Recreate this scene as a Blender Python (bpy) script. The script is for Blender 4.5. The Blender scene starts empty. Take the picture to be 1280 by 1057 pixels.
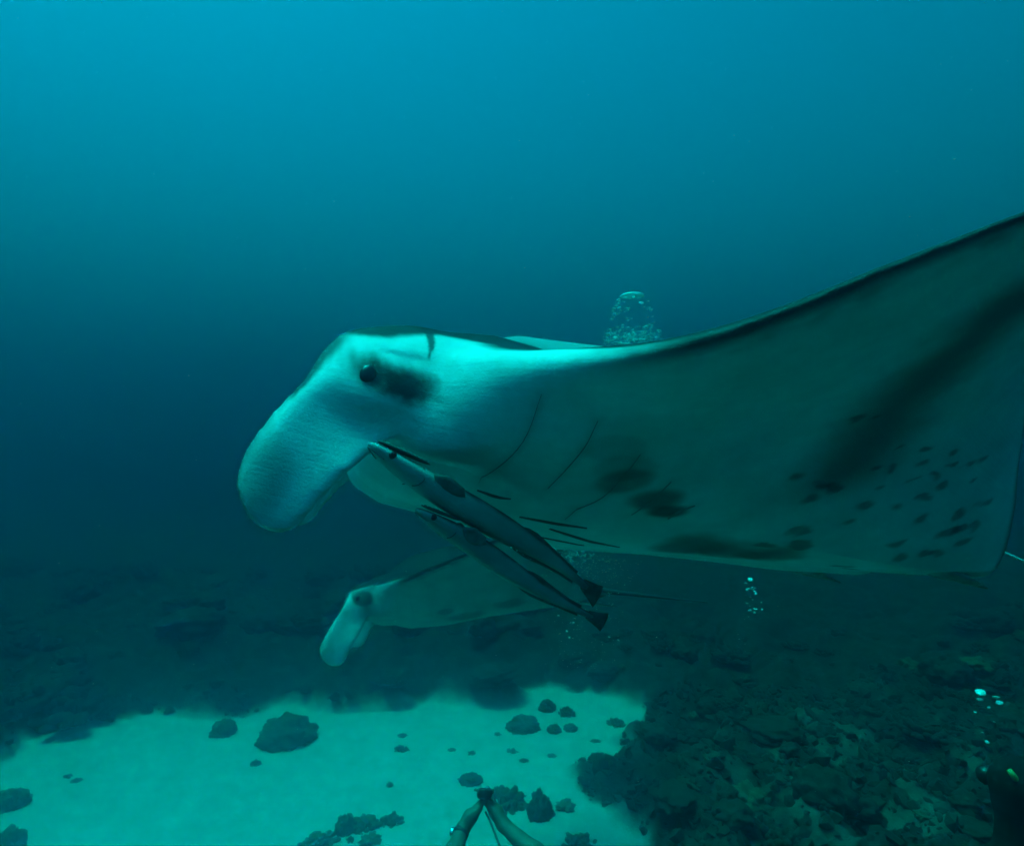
import bpy, bmesh, math, random
import numpy as np
from mathutils import Vector, Matrix, noise
# the water: scattering and absorption per metre in red, green, blue; forward scattering; depth of the lens
V_SCA, V_ABSORB, V_ANI, DEPTH = (.006, .049, .082), (.60, .055, .056), .93, 10.0
V_DEN = .62
V_COL = tuple(s/V_DEN for s in V_SCA)
V_ABS = tuple(max(0, 1-a/(V_DEN*(1-c)))**2 for a, c in zip(V_ABSORB, V_COL))
EXPO = .98
scene = bpy.context.scene
C = scene.collection
CAM_H = 3.4                                            # lens height above the sand

# ---------------------------------------------------------------- camera
cam_data = bpy.data.cameras.new('camera'); cam_data.sensor_width = 36; cam_data.lens = 22.5
cam_data.clip_start = .02; cam_data.clip_end = 2000
cam = bpy.data.objects.new('camera', cam_data); C.objects.link(cam)
PITCH = math.atan((575-528.5)/800)
cam.location = (0, 0, CAM_H); cam.rotation_euler = (math.pi/2+PITCH, 0, 0)
scene.camera = cam
def at(px, py, depth):
    """point at a distance along the lens axis, for reading places off a 1280 x 1057 plan of the view"""
    x = (px-640)/800*depth; up = -(py-528.5)/800*depth
    c, s = math.cos(PITCH), math.sin(PITCH)
    return Vector((x, depth*c-up*s, CAM_H+depth*s+up*c))
def on_floor(px, py, z=0):
    d = at(px, py, 1)-Vector((0, 0, CAM_H)); k = (z-CAM_H)/d.z
    return Vector((0, 0, CAM_H))+d*k

# ---------------------------------------------------------------- daylight from above the sea
SUN_EL, SUN_AZ = math.radians(72), math.radians(-80)   # azimuth from +Y, negative is to the west
world = bpy.data.worlds.new('World'); scene.world = world; world.use_nodes = True
nt = world.node_tree
sky = nt.nodes.new('ShaderNodeTexSky'); sky.sky_type = 'NISHITA'; sky.sun_disc = False
sky.sun_elevation = SUN_EL; sky.sun_rotation = SUN_AZ
nt.links.new(sky.outputs[0], nt.nodes['Background'].inputs[0]); nt.nodes['Background'].inputs[1].default_value = .12
sun_data = bpy.data.lights.new('sun', 'SUN'); sun_data.energy = 5; sun_data.angle = math.radians(24); sun_data.color = (1, .96, .9)
sun = bpy.data.objects.new('sun', sun_data); C.objects.link(sun)
to_sun = Vector((math.sin(SUN_AZ)*math.cos(SUN_EL), math.cos(SUN_AZ)*math.cos(SUN_EL), math.sin(SUN_EL)))
sun.rotation_euler = to_sun.to_track_quat('Z', 'Y').to_euler(); sun.location = to_sun*60
scene.view_settings.view_transform = 'Standard'; scene.view_settings.look = 'None'
scene.view_settings.exposure = EXPO; scene.view_settings.gamma = 1
scene.render.engine = 'CYCLES'
cy = scene.cycles
cy.max_bounces = 12; cy.diffuse_bounces = 3; cy.glossy_bounces = 3; cy.transmission_bounces = 6; cy.volume_bounces = 8; cy.transparent_max_bounces = 12
cy.use_denoising = True
cy.caustics_reflective = False; cy.caustics_refractive = False

# ---------------------------------------------------------------- helpers
def tag(o, label=None, cat=None, group=None, kind=None):
    for k, v in (('label', label), ('category', cat), ('group', group), ('kind', kind)):
        if v: o[k] = v
    return o
def mesh_obj(name, verts, faces, mat, parent=None, smooth=True):
    me = bpy.data.meshes.new(name); me.from_pydata([tuple(v) for v in verts], [], [tuple(int(i) for i in f) for f in faces])
    if smooth: me.shade_smooth()
    me.materials.append(mat)
    o = bpy.data.objects.new(name, me); C.objects.link(o)
    if parent is not None: o.parent = parent
    return o
def bm_obj(name, bm, mat, parent=None, smooth=True):
    me = bpy.data.meshes.new(name); bm.to_mesh(me); bm.free()
    if smooth: me.shade_smooth()
    me.materials.append(mat)
    o = bpy.data.objects.new(name, me); C.objects.link(o)
    if parent is not None: o.parent = parent
    return o
def empty(name, loc=(0, 0, 0)):
    o = bpy.data.objects.new(name, None); C.objects.link(o); o.location = loc; o.empty_display_size = .1
    return o
def sphere_bm(r, u=16, v=10, scale=(1, 1, 1), loc=(0, 0, 0)):
    bm = bmesh.new(); bmesh.ops.create_uvsphere(bm, u_segments=u, v_segments=v, radius=r)
    bmesh.ops.scale(bm, vec=scale, verts=bm.verts); bmesh.ops.translate(bm, vec=loc, verts=bm.verts)
    return bm
def tube(points, radii, n=12, flat=1.0):
    """closed tapered tube along points; flat squeezes it along the second frame axis"""
    pts = [Vector(p) for p in points]; vs = []; fs = []
    prev = None
    for i, p in enumerate(pts):
        d = (pts[min(i+1, len(pts)-1)]-pts[max(i-1, 0)]).normalized()
        a = prev if prev is not None else (Vector((0, 0, 1)) if abs(d.z) < .9 else Vector((1, 0, 0)))
        u = d.cross(a).normalized(); w = u.cross(d).normalized(); prev = w
        for k in range(n):
            t = 2*math.pi*k/n
            vs.append(p+(u*math.cos(t)*flat+w*math.sin(t))*radii[i])
    for i in range(len(pts)-1):
        for k in range(n):
            fs.append((i*n+k, i*n+(k+1) % n, (i+1)*n+(k+1) % n, (i+1)*n+k))
    fs.append(tuple(range(n))[::-1]); fs.append(tuple((len(pts)-1)*n+k for k in range(n)))
    return vs, fs
def value_noise(x, y, seed=0):
    xi = np.floor(x).astype(np.int64); yi = np.floor(y).astype(np.int64); fx = x-xi; fy = y-yi
    def hsh(a, b):
        n = (a*374761393+b*668265263+seed*974711) & 0xffffffff
        n = ((n ^ (n >> 13))*1274126177) & 0xffffffff
        return ((n ^ (n >> 16)) & 0xffff)/65535.
    ux = fx*fx*(3-2*fx); uy = fy*fy*(3-2*fy)
    return (hsh(xi, yi)*(1-ux)+hsh(xi+1, yi)*ux)*(1-uy)+(hsh(xi, yi+1)*(1-ux)+hsh(xi+1, yi+1)*ux)*uy
def fbm(x, y, octv=4, seed=0, gain=.5):
    s = 0; a = 1; t = 0
    for i in range(octv):
        s = s+a*value_noise(x*2**i+i*17.3, y*2**i-i*9.1, seed+i); t += a; a *= gain
    return s/t
def sstep(a, b, x):
    t = np.clip((x-a)/(b-a), 0, 1); return t*t*(3-2*t)

# ---------------------------------------------------------------- materials
def new_mat(name):
    m = bpy.data.materials.new(name); m.use_nodes = True
    return m, m.node_tree, m.node_tree.nodes['Principled BSDF']
def plain_mat(name, col, rough=.5, vary=.25, scale=30, bump=.0, spec=.5, metal=0):
    """base colour broken up by noise, with fine relief"""
    m, t, b = new_mat(name); n = t.nodes.new('ShaderNodeTexNoise'); n.inputs['Scale'].default_value = scale; n.inputs['Detail'].default_value = 5
    co = t.nodes.new('ShaderNodeTexCoord'); t.links.new(co.outputs['Object'], n.inputs['Vector'])
    r = t.nodes.new('ShaderNodeValToRGB'); t.links.new(n.outputs[0], r.inputs[0])
    r.color_ramp.elements[0].position = .3; r.color_ramp.elements[1].position = .7
    r.color_ramp.elements[0].color = (*[c*(1-vary) for c in col], 1); r.color_ramp.elements[1].color = (*[min(1, c*(1+vary)) for c in col], 1)
    t.links.new(r.outputs[0], b.inputs['Base Color'])
    b.inputs['Roughness'].default_value = rough; b.inputs['Specular IOR Level'].default_value = spec; b.inputs['Metallic'].default_value = metal
    if bump:
        bp = t.nodes.new('ShaderNodeBump'); bp.inputs['Strength'].default_value = bump; bp.inputs['Distance'].default_value = .01
        t.links.new(n.outputs[0], bp.inputs['Height']); t.links.new(bp.outputs[0], b.inputs['Normal'])
    return m

# ---------------------------------------------------------------- seabed: sand basin between reef slopes
SAND_EDGE = [(-120, 1010), (0, 962), (45, 917), (110, 908), (170, 897), (215, 892), (250, 900), (300, 903), (330, 888), (400, 885), (440, 893), (480, 888), (530, 880), (560, 878), (620, 880), (650, 866), (690, 862), (740, 868), (780, 882), (815, 884), (800, 915), (765, 938), (715, 948), (690, 975), (715, 1005), (760, 1040), (800, 1090)]
EDGE = np.array([tuple(on_floor(*p))[:2] for p in SAND_EDGE]+[(1.0, 4.2), (.95, 2.9), (.5, 1.7), (-1, .7), (-4, .5), (-7, 2.5)])   # unseen sand towards the lens, shaped to bounce light onto the manta
for _ in range(2):
    _n = np.roll(EDGE, -1, 0); EDGE = np.stack([.75*EDGE+.25*_n, .25*EDGE+.75*_n], 1).reshape(-1, 2)
def sand_sd(x, y):
    d = np.full(x.shape, 1e9); ins = np.zeros(x.shape, bool)
    for i in range(len(EDGE)):
        a = EDGE[i]; b = EDGE[(i+1) % len(EDGE)]; e = b-a
        wx = x-a[0]; wy = y-a[1]; t = np.clip((wx*e[0]+wy*e[1])/(e@e), 0, 1)
        d = np.minimum(d, (wx-e[0]*t)**2+(wy-e[1]*t)**2)
        if abs(e[1]) > 1e-9:
            c = ((a[1] <= y) & (b[1] > y)) | ((b[1] <= y) & (a[1] > y))
            ins ^= c & (x < a[0]+(y-a[1])*e[0]/e[1])
    return np.where(ins, -1, 1)*np.sqrt(d)          # positive out on the reef
def floor_shape(x, y):
    sd = sand_sd(x, y)+(fbm(x*1.6, y*1.6, 4, 3)-.5)*.7
    reef = sstep(-.04, .16, sd)
    right = sstep(.3, 2.0, x-.12*y)                 # the rubble flat east of the sand
    far = sstep(8.3, 10.5, y+.25*np.minimum(x, 0))
    out = np.maximum(sd, 0)
    rise = far*(1-right)*.75*(1-np.exp(-out/2.6))+right*(.25*(1-np.exp(-out/1.5))+.75*sstep(2.5, 9, out))+(1-far)*(1-right)*.5*(1-np.exp(-out/1.2))
    lump = (1-np.abs(2*fbm(x*.9, y*.9, 4, 11)-1))**1.5*.34+(fbm(x*3.1, y*3.1, 4, 5)-.5)*.26+(fbm(x*9, y*9, 3, 8)-.5)*.12
    z = reef*(rise+lump-.10)
    z = z+(1-reef)*((fbm(x*.5, y*.5, 3, 21)-.5)*.12+(fbm(x*3, y*3, 3, 31)-.5)*.02)
    patch = sstep(.52, .66, fbm(x*1.9+4, y*2.6, 5, 44, .6))*right*sstep(10.5, 6, y)   # sandy pockets among the rubble
    return z, reef*(1-.22*patch)
def graded(lo, hi, a, b, fine, ratio=1.12):
    m = list(np.arange(a, b, fine)); s = fine; p = a; left = []
    while p > lo: s *= ratio; p -= s; left.append(p)
    s = fine; p = m[-1]; right = []
    while p < hi: s *= ratio; p += s; right.append(p)
    return np.array(left[::-1]+m+right)
gx = graded(-75, 75, -9, 9, .05); gy = graded(-60, 95, 3.6, 13.5, .045)
GX, GY = np.meshgrid(gx, gy, indexing='ij')
GZ, REEF = floor_shape(GX, GY)
nx, ny = GX.shape
ii, jj = np.meshgrid(np.arange(nx-1), np.arange(ny-1), indexing='ij'); base = (ii*ny+jj).ravel()
def grid_mesh(name, co, faces):
    me = bpy.data.meshes.new(name)
    me.vertices.add(len(co)); me.vertices.foreach_set('co', np.ascontiguousarray(co, np.float32).ravel())
    me.loops.add(faces.size); me.loops.foreach_set('vertex_index', np.ascontiguousarray(faces, np.int32).ravel())
    me.polygons.add(len(faces)); me.polygons.foreach_set('loop_start', np.arange(0, faces.size, faces.shape[1], dtype=np.int32))
    me.update(calc_edges=True); me.validate(); me.shade_smooth()
    return me
me = grid_mesh('seabed', np.stack([GX, GY, GZ], -1).reshape(-1, 3), np.stack([base, base+ny, base+ny+1, base+1], -1))
at_ = me.attributes.new('reef', 'FLOAT', 'POINT'); at_.data.foreach_set('value', REEF.ravel().astype(np.float32))
m, t, b = new_mat('seabed_material')
L = t.links.new
co = t.nodes.new('ShaderNodeTexCoord')
def ramp(node, lo, hi, c0, c1):
    r = t.nodes.new('ShaderNodeValToRGB'); L(node.outputs[0], r.inputs[0]); r.color_ramp.elements[0].position = lo; r.color_ramp.elements[1].position = hi
    r.color_ramp.elements[0].color = (*c0, 1); r.color_ramp.elements[1].color = (*c1, 1); return r
def tex(scale, detail=6, rough=.6):
    n = t.nodes.new('ShaderNodeTexNoise'); n.inputs['Scale'].default_value = scale; n.inputs['Detail'].default_value = detail; n.inputs['Roughness'].default_value = rough
    L(co.outputs['Object'], n.inputs['Vector']); return n
sand = ramp(tex(3.2, 10, .78), .3, .72, (.42, .41, .385), (.62, .61, .575))
rock = ramp(tex(5, 8, .7), .35, .72, (.02, .022, .018), (.07, .07, .058))
at_n = t.nodes.new('ShaderNodeAttribute'); at_n.attribute_name = 'reef'
mix = t.nodes.new('ShaderNodeMix'); mix.data_type = 'RGBA'
L(at_n.outputs['Fac'], mix.inputs[0]); L(sand.outputs[0], mix.inputs[6]); L(rock.outputs[0], mix.inputs[7]); L(mix.outputs[2], b.inputs['Base Color'])
b.inputs['Roughness'].default_value = .95; b.inputs['Specular IOR Level'].default_value = .1
bn = tex(26, 6, .7); bp = t.nodes.new('ShaderNodeBump'); bp.inputs['Strength'].default_value = .8; bp.inputs['Distance'].default_value = .05
L(bn.outputs[0], bp.inputs['Height']); L(bp.outputs[0], b.inputs['Normal'])
me.materials.append(m)
seabed = bpy.data.objects.new('seabed', me); C.objects.link(seabed); seabed['kind'] = 'structure'
def floor_z(x, y):
    z, r = floor_shape(np.array([x]), np.array([y])); return float(z[0]), float(r[0])

# ---------------------------------------------------------------- the water itself, as a haze box round everything
bm = bmesh.new(); bmesh.ops.create_cube(bm, size=1)
bmesh.ops.scale(bm, vec=(160, 170, CAM_H+DEPTH+3), verts=bm.verts); bmesh.ops.translate(bm, vec=(0, 18, (CAM_H+DEPTH+3)/2-3), verts=bm.verts)
m = bpy.data.materials.new('water_volume'); m.use_nodes = True; t = m.node_tree; t.nodes.clear()
mo = t.nodes.new('ShaderNodeOutputMaterial'); pv = t.nodes.new('ShaderNodeVolumePrincipled')
pv.inputs['Color'].default_value = (*V_COL, 1); pv.inputs['Absorption Color'].default_value = (*V_ABS, 1)
pv.inputs['Density'].default_value = V_DEN; pv.inputs['Anisotropy'].default_value = V_ANI
t.links.new(pv.outputs[0], mo.inputs['Volume'])
haze = bm_obj('haze', bm, m, smooth=False); haze['kind'] = 'stuff'
tag(haze, 'clear blue green sea water filling the whole view')

# ---------------------------------------------------------------- manta ray: implicit body, meshed with surface nets
def surface_nets(Fv, axes):
    """naive surface nets on a regular grid -> verts, quads"""
    s = Fv < 0
    nx, ny, nz = Fv.shape
    cnt = np.zeros((nx-1, ny-1, nz-1), np.float32); acc = np.zeros((nx-1, ny-1, nz-1, 3), np.float32)
    corners = [(i, j, k) for i in (0, 1) for j in (0, 1) for k in (0, 1)]
    sub = lambda A, c: A[c[0]:c[0]+nx-1, c[1]:c[1]+ny-1, c[2]:c[2]+nz-1]
    for a in corners:
        for ax in range(3):
            if a[ax]: continue
            b = list(a); b[ax] = 1; b = tuple(b)
            m = sub(s, a) != sub(s, b)
            idx = np.nonzero(m)
            fa = sub(Fv, a)[idx]; fb = sub(Fv, b)[idx]
            t = fa/(fa-fb)
            p = np.tile(np.array(a, np.float32), (len(t), 1)); p[:, ax] = t
            cnt[idx] += 1; acc[idx] += p
    cell = np.argwhere(cnt > 0)
    num = np.full(cnt.shape, -1, np.int64); num[tuple(cell.T)] = np.arange(len(cell))
    v = cell + acc[tuple(cell.T)]/cnt[tuple(cell.T)][:, None]
    v = np.stack([np.interp(v[:, k], np.arange(len(axes[k])), axes[k]) for k in range(3)], -1)
    quads = []
    for ax in range(3):
        u, w = [(1, 2), (2, 0), (0, 1)][ax]
        lo = [slice(None)]*3; hi = [slice(None)]*3; lo[ax] = slice(0, -1); hi[ax] = slice(1, None)
        diff = s[tuple(lo)] != s[tuple(hi)]
        e = np.argwhere(diff)
        ok = (e[:, u] > 0) & (e[:, w] > 0) & (e[:, u] < Fv.shape[u]-1) & (e[:, w] < Fv.shape[w]-1)
        e = e[ok]
        inside = s[tuple(e.T)]
        def n(du, dw):
            q = e.copy(); q[:, u] += du; q[:, w] += dw
            return num[tuple(q.T)]
        q = np.stack([n(-1, -1), n(0, -1), n(0, 0), n(-1, 0)], -1)
        q[~inside] = q[~inside][:, ::-1]
        quads.append(q)
    q = np.concatenate(quads); q = q[(q >= 0).all(1)]
    return v, q

def smooth_mesh(v, q, it=4, lam=.5, mu=-.52):
    e = np.concatenate([q[:, [0, 1]], q[:, [1, 2]], q[:, [2, 3]], q[:, [3, 0]]])
    e = np.unique(np.sort(e, 1), axis=0)
    deg = np.bincount(e.ravel(), minlength=len(v)).astype(float)
    for i in range(it*2):
        s = np.stack([np.bincount(e[:, 0], v[e[:, 1], k], len(v)) + np.bincount(e[:, 1], v[e[:, 0], k], len(v)) for k in range(3)], -1)/deg[:, None]
        v = v + (lam if i % 2 == 0 else mu)*(s-v)
    return v

def smin(a, b, k):
    h = np.clip(.5+.5*(b-a)/k, 0, 1)
    return b*(1-h)+a*h-k*h*(1-h)

# planform of half a disc: leading and trailing edge, metres from the body's middle
LE_Y = np.array([0, .15, .26, .31, .345, .38, .45, .6, .85, 1.1, 1.35, 1.6, 1.75, 1.82])
LE_X = np.array([.70, .70, .695, .68, .635, .585, .565, .52, .43, .27, .055, -.24, -.48, -.65])
TE_Y = np.array([0, .06, .12, .16, .20, .24, .29, .34, .39, .44, .54, .63, .72, .8, 1.0, 1.3, 1.6, 1.75, 1.82])
TE_X = np.array([-.93, -.95, -1.0, -1.045, -1.055, -1.03, -.98, -.935, -.88, -.83, -.715, -.60, -.50, -.43, -.37, -.42, -.55, -.62, -.66])
LOBE = np.array([[.70, .0], [.75, -.045], [.775, -.08], [.797, -.12], [.818, -.172], [.834, -.232], [.842, -.281], [.839, -.319], [.822, -.352], [.792, -.382], [.763, -.394], [.74, -.393], [.722, -.383], [.708, -.358], [.697, -.316], [.673, -.255], [.647, -.208], [.622, -.173], [.585, -.125], [.56, -.06], [.60, .0]])

for _ in range(2):      # round the outline
    _n = np.roll(LOBE, -1, 0)
    LOBE = np.stack([.75*LOBE+.25*_n, .25*LOBE+.75*_n], 1).reshape(-1, 2)

def poly_sd(px, pz, poly):
    """signed distance to a polygon, positive inside"""
    d = np.full(px.shape, 1e9, np.float32); ins = np.zeros(px.shape, bool)
    for i in range(len(poly)):
        a = poly[i]; b = poly[(i+1) % len(poly)]; e = b-a
        wx = px-a[0]; wz = pz-a[1]
        t = np.clip((wx*e[0]+wz*e[1])/(e@e), 0, 1)
        d = np.minimum(d, (wx-e[0]*t)**2+(wz-e[1]*t)**2)
        c = ((a[1] <= pz) & (b[1] > pz)) | ((b[1] <= pz) & (a[1] > pz))
        if abs(e[1]) > 1e-9:
            ins ^= c & (px < a[0]+(pz-a[1])*e[0]/e[1])
    return np.where(ins, 1, -1)*np.sqrt(d)

def mid_z(x, y):
    y = np.abs(y)
    head = np.interp(x, [.45, .75], [0, -.072])*(1/(1+(y/.42)**8))
    root = np.interp(x, [-1.1, -.5, .2, .6], [-.03, .0, .03, .05])
    return head+root

def body_field(X, Y, Z):
    """X (nx,1,1) Y (1,ny,1) Z (1,1,nz): implicit manta, negative inside"""
    x2 = X[:, :, 0]; y2 = np.abs(Y[:, :, 0])
    le = np.interp(y2, LE_Y, LE_X); te = np.interp(y2, TE_Y, TE_X)
    LL = np.interp(y2, [0, .3, .36, .5, 1, 1.8], [.10, .09, .12, .24, .22, .10])
    LT = np.interp(y2, [0, .1, .3, .6, 1, 1.8], [.55, .5, .45, .4, .3, .14])
    dl = (le-x2)/LL; dt = (x2-te)/LT
    gl = np.where(dl > 1, 1, np.where(dl > -1, 1-(1-dl)**2, dl*2-1)); gl = np.where(dl < 0, 2*dl, gl)
    gt = np.where(dt > 1, 1, np.where(dt > 0, dt**1.0*(2-dt), 2*dt))
    g = smin(gl, gt, .12)
    g = np.where(y2 > 1.80, np.minimum(g, (1.83-y2)/.05), g)
    B = np.interp(x2, [-1.1, -.9, -.6, -.2, .1, .35, .55, .7], [.005, .03, .09, .175, .25, .285, .25, .17])
    Tp = np.interp(x2, [-1.1, -.8, -.3, .1, .35, .55, .7], [.01, .05, .20, .26, .18, .05, .035])
    wing = np.interp(y2, [0, .45, .7, 1, 1.8], [.03, .055, .05, .030, .012])
    tb = B*np.exp(-(y2/.45)**2.6)+wing
    tt = Tp*np.exp(-(y2/.23)**2)+wing
    zc = mid_z(x2, y2)
    zz = Z-zc[:, :, None]
    T = np.where(zz < 0, tb[:, :, None], tt[:, :, None])
    Fb = (np.sqrt((zz/T)**2+1-g[:, :, None])-1)*T
    return Fb

def add_head(Fb, xs, ys, zs):
    """eye bulges, mouth cavity and the two cephalic lobes, only evaluated round the head"""
    i0 = np.searchsorted(xs, .30); j0 = np.searchsorted(ys, -.55); j1 = np.searchsorted(ys, .55)
    x = xs[i0:, None, None]; y = ys[None, j0:j1, None]; z = zs[None, None, :]
    H = Fb[i0:, j0:j1, :]
    for sg in (1, -1):
        e = np.sqrt(((x-.665)/.105)**2+((y-sg*.315)/.055)**2+((z+.055)/.085)**2)-1
        H = smin(H, e*.055, .05)
        lob = LOBE.copy()
        if sg < 0:
            lob = lob+np.array([-.012, .042])*np.clip((-.05-lob[:, 1:2])/.3, 0, 1)
        sd = poly_sd(np.broadcast_to(x[:, :, 0], (len(xs)-i0, len(zs))), np.broadcast_to(zs[None, :], (len(xs)-i0, len(zs))), lob)[:, None, :]
        # blade leans in a little towards its tip and its rear rim curls inward
        zc = z
        yc = .325-.02*np.clip((-zc-.15)/.25, 0, 1)**2+.018*np.clip((.76-x)/.12, 0, 1)**2*np.clip((-zc-.12)/.12, 0, 1)-.012*np.clip((x-.78)/.06, 0, 1)**2
        th = .0125+.014*np.clip((zc+.20)/.20, 0, 1)**2
        g = np.clip(sd/.022, -3, 1); g = np.where(g > 0, g*(2-g), 2*g)
        L = (np.sqrt(((y*sg-yc)/th)**2+1-g)-1)*th
        H = smin(H, L, .03)
    m = np.sqrt(((x-.78)/.26)**2+(y/.235)**2+((z+.085)/.085)**2)-1      # mouth
    H = -smin(-H, m*.08, .02)
    Fb[i0:, j0:j1, :] = H
    return Fb

def manta_rest_mesh():
    xs = np.arange(-1.16, .95, .0115).astype(np.float32); zs = np.arange(-.47, .32, .0085).astype(np.float32)
    yp = np.cumsum(np.r_[0, np.interp(np.linspace(0, 1.9, 170), [0, .18, .24, .40, .46, 1.9], [.012, .012, .007, .007, .012, .014])]); yp = yp[yp < 1.9]
    ys = np.r_[-yp[:0:-1], yp].astype(np.float32)
    Fv = body_field(xs[:, None, None], ys[None, :, None], zs[None, None, :]).astype(np.float32)
    Fv = add_head(Fv, xs, ys, zs)
    v, q = surface_nets(Fv, (xs, ys, zs))
    v = smooth_mesh(v, q, 5)
    return v, q

SPAN = np.linspace(0, 1.6, 161)
KNOT = np.array([0, .15, .35, .6, .9, 1.2, 1.55])
def flap(P, up, sweep, twist):
    """bend a wing: up = slope angle at each KNOT, metres of span measured along the skin"""
    P = P.copy(); sg = np.sign(P[:, 1]); y = np.abs(P[:, 1]); t = np.maximum(y-.3, 0)
    ang = np.interp(SPAN, KNOT, np.r_[0, up]); ker = np.hanning(31); ker /= ker.sum()
    ang = np.convolve(np.pad(ang, 15, mode='edge'), ker, 'valid')
    cy = np.r_[0, np.cumsum(np.cos(ang[:-1]))*.01]; cz = np.r_[0, np.cumsum(np.sin(ang[:-1]))*.01]
    A = np.interp(t, SPAN, ang); Yo = np.interp(t, SPAN, cy); Zo = np.interp(t, SPAN, cz)
    x = P[:, 0]; z0 = P[:, 2]+(twist[0]*t+twist[1]*t*t)*x
    P[:, 0] = x-sweep[0]*t-sweep[1]*t*t
    P[:, 1] = sg*(np.minimum(y, .3)+Yo-z0*np.sin(A)); P[:, 2] = Zo+z0*np.cos(A)
    return P
def manta_pose(P, near, far):
    a = flap(P, *near); b = flap(P, *far)
    return np.where(P[:, 1:2] > 0, a, b)
def manta_rotation(yaw, pit, rol):
    B = np.array([[-1, 0, 0], [0, -1, 0], [0, 0, 1.]])
    cy, sy = math.cos(yaw), math.sin(yaw); Rz = np.array([[cy, -sy, 0], [sy, cy, 0], [0, 0, 1]])
    cp, sp = math.cos(pit), math.sin(pit); Ry = np.array([[cp, 0, sp], [0, 1, 0], [-sp, 0, cp]])
    cr, sr = math.cos(rol), math.sin(rol); Rx = np.array([[1, 0, 0], [0, cr, -sr], [0, sr, cr]])
    return B@Rz@Ry@Rx

# ---------------------------------------------------------------- manta skin, pose and parts
m, t, b = new_mat('manta_skin')
ca = t.nodes.new('ShaderNodeAttribute'); ca.attribute_name = 'skin'
co = t.nodes.new('ShaderNodeTexCoord')
n1 = t.nodes.new('ShaderNodeTexNoise'); n1.inputs['Scale'].default_value = 5; n1.inputs['Detail'].default_value = 9; n1.inputs['Roughness'].default_value = .68
n2 = t.nodes.new('ShaderNodeTexNoise'); n2.inputs['Scale'].default_value = 260; n2.inputs['Detail'].default_value = 4
for n in (n1, n2): t.links.new(co.outputs['Object'], n.inputs['Vector'])
mr = t.nodes.new('ShaderNodeMapRange'); mr.inputs[1].default_value = .3; mr.inputs[2].default_value = .7; mr.inputs[3].default_value = .76; mr.inputs[4].default_value = 1.10
t.links.new(n1.outputs[0], mr.inputs[0])
mx = t.nodes.new('ShaderNodeMix'); mx.data_type = 'RGBA'; mx.blend_type = 'MULTIPLY'; mx.inputs[0].default_value = 1
t.links.new(ca.outputs['Color'], mx.inputs[6]); t.links.new(mr.outputs[0], mx.inputs[7]); t.links.new(mx.outputs[2], b.inputs['Base Color'])
b.inputs['Roughness'].default_value = .6; b.inputs['Specular IOR Level'].default_value = .14
bp = t.nodes.new('ShaderNodeBump'); bp.inputs['Strength'].default_value = .30; bp.inputs['Distance'].default_value = .004
mpn = t.nodes.new('ShaderNodeMapping'); mpn.inputs['Scale'].default_value = (7, 7, 120); t.links.new(co.outputs['Object'], mpn.inputs['Vector'])     # fine creases across the skin
n3 = t.nodes.new('ShaderNodeTexNoise'); n3.inputs['Scale'].default_value = 1; n3.inputs['Detail'].default_value = 4; t.links.new(mpn.outputs[0], n3.inputs['Vector'])
ad = t.nodes.new('ShaderNodeMath'); ad.operation = 'ADD'; t.links.new(n2.outputs[0], ad.inputs[0]); t.links.new(n3.outputs[0], ad.inputs[1])
t.links.new(ad.outputs[0], bp.inputs['Height']); t.links.new(bp.outputs[0], b.inputs['Normal'])
MANTA_SKIN = m
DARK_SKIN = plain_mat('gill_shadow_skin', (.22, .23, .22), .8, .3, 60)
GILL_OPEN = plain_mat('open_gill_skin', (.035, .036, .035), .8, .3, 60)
EYE_MAT = plain_mat('manta_eye_black', (.006, .006, .007), .4, .3, 40, spec=.6)

def catmull(v, q):
    """one Catmull-Clark step through a modifier, on the rest shape"""
    me = grid_mesh('tmp', v, q); o = bpy.data.objects.new('tmp', me); C.objects.link(o)
    md = o.modifiers.new('s', 'SUBSURF'); md.levels = 1; md.render_levels = 1
    dg = bpy.context.evaluated_depsgraph_get(); ev = o.evaluated_get(dg).to_mesh()
    V = np.empty(len(ev.vertices)*3, np.float32); ev.vertices.foreach_get('co', V)
    Nn = np.empty(len(ev.vertices)*3, np.float32); ev.vertices.foreach_get('normal', Nn)
    Q = np.empty(len(ev.loops), np.int32); ev.loops.foreach_get('vertex_index', Q)
    bpy.data.objects.remove(o); bpy.data.meshes.remove(me)
    return V.reshape(-1, 3).astype(float), Q.reshape(-1, 4), Nn.reshape(-1, 3)

SPOTS = np.array([(-.04, .61, .022), (-.08, .625, .022), (-.25, .556, .016), (-.112, .471, .024), (-.184, .456, .026), (-.197, .426, .030), (-.219, .454, .022), (-.343, .429, .024), (-.423, .433, .026), (-.356, .386, .027), (-.529, .412, .026), (-.339, .472, .020), (-.503, .535, .018), (-.539, .539, .02), (-.679, .45, .02), (-.633, .431, .022), (-.722, .406, .024), (-.655, .392, .03), (-.69, .395, .028), (-.736, .372, .022), (-.549, .357, .028), (-.573, .205, .034), (-.62, .19, .03), (-.284, .34, .032), (-.331, .305, .034), (-.283, .278, .03), (-.668, .339, .022), (-.62, .321, .026), (-.699, .347, .024), (-.492, .491, .018), (-.436, .502, .016), (-.365, .527, .016), (-.415, .556, .015), (-.47, .46, .016), (-.40, .49, .014), (-.30, .51, .014), (-.26, .50, .015), (-.45, .53, .014), (-.58, .50, .016), (-.33, .56, .013)])
BAND = np.array([(.13, 1.05), (.105, .888), (.047, .825), (-.02, .748), (-.08, .66), (-.15, .58), (-.19, .50)])
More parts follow.
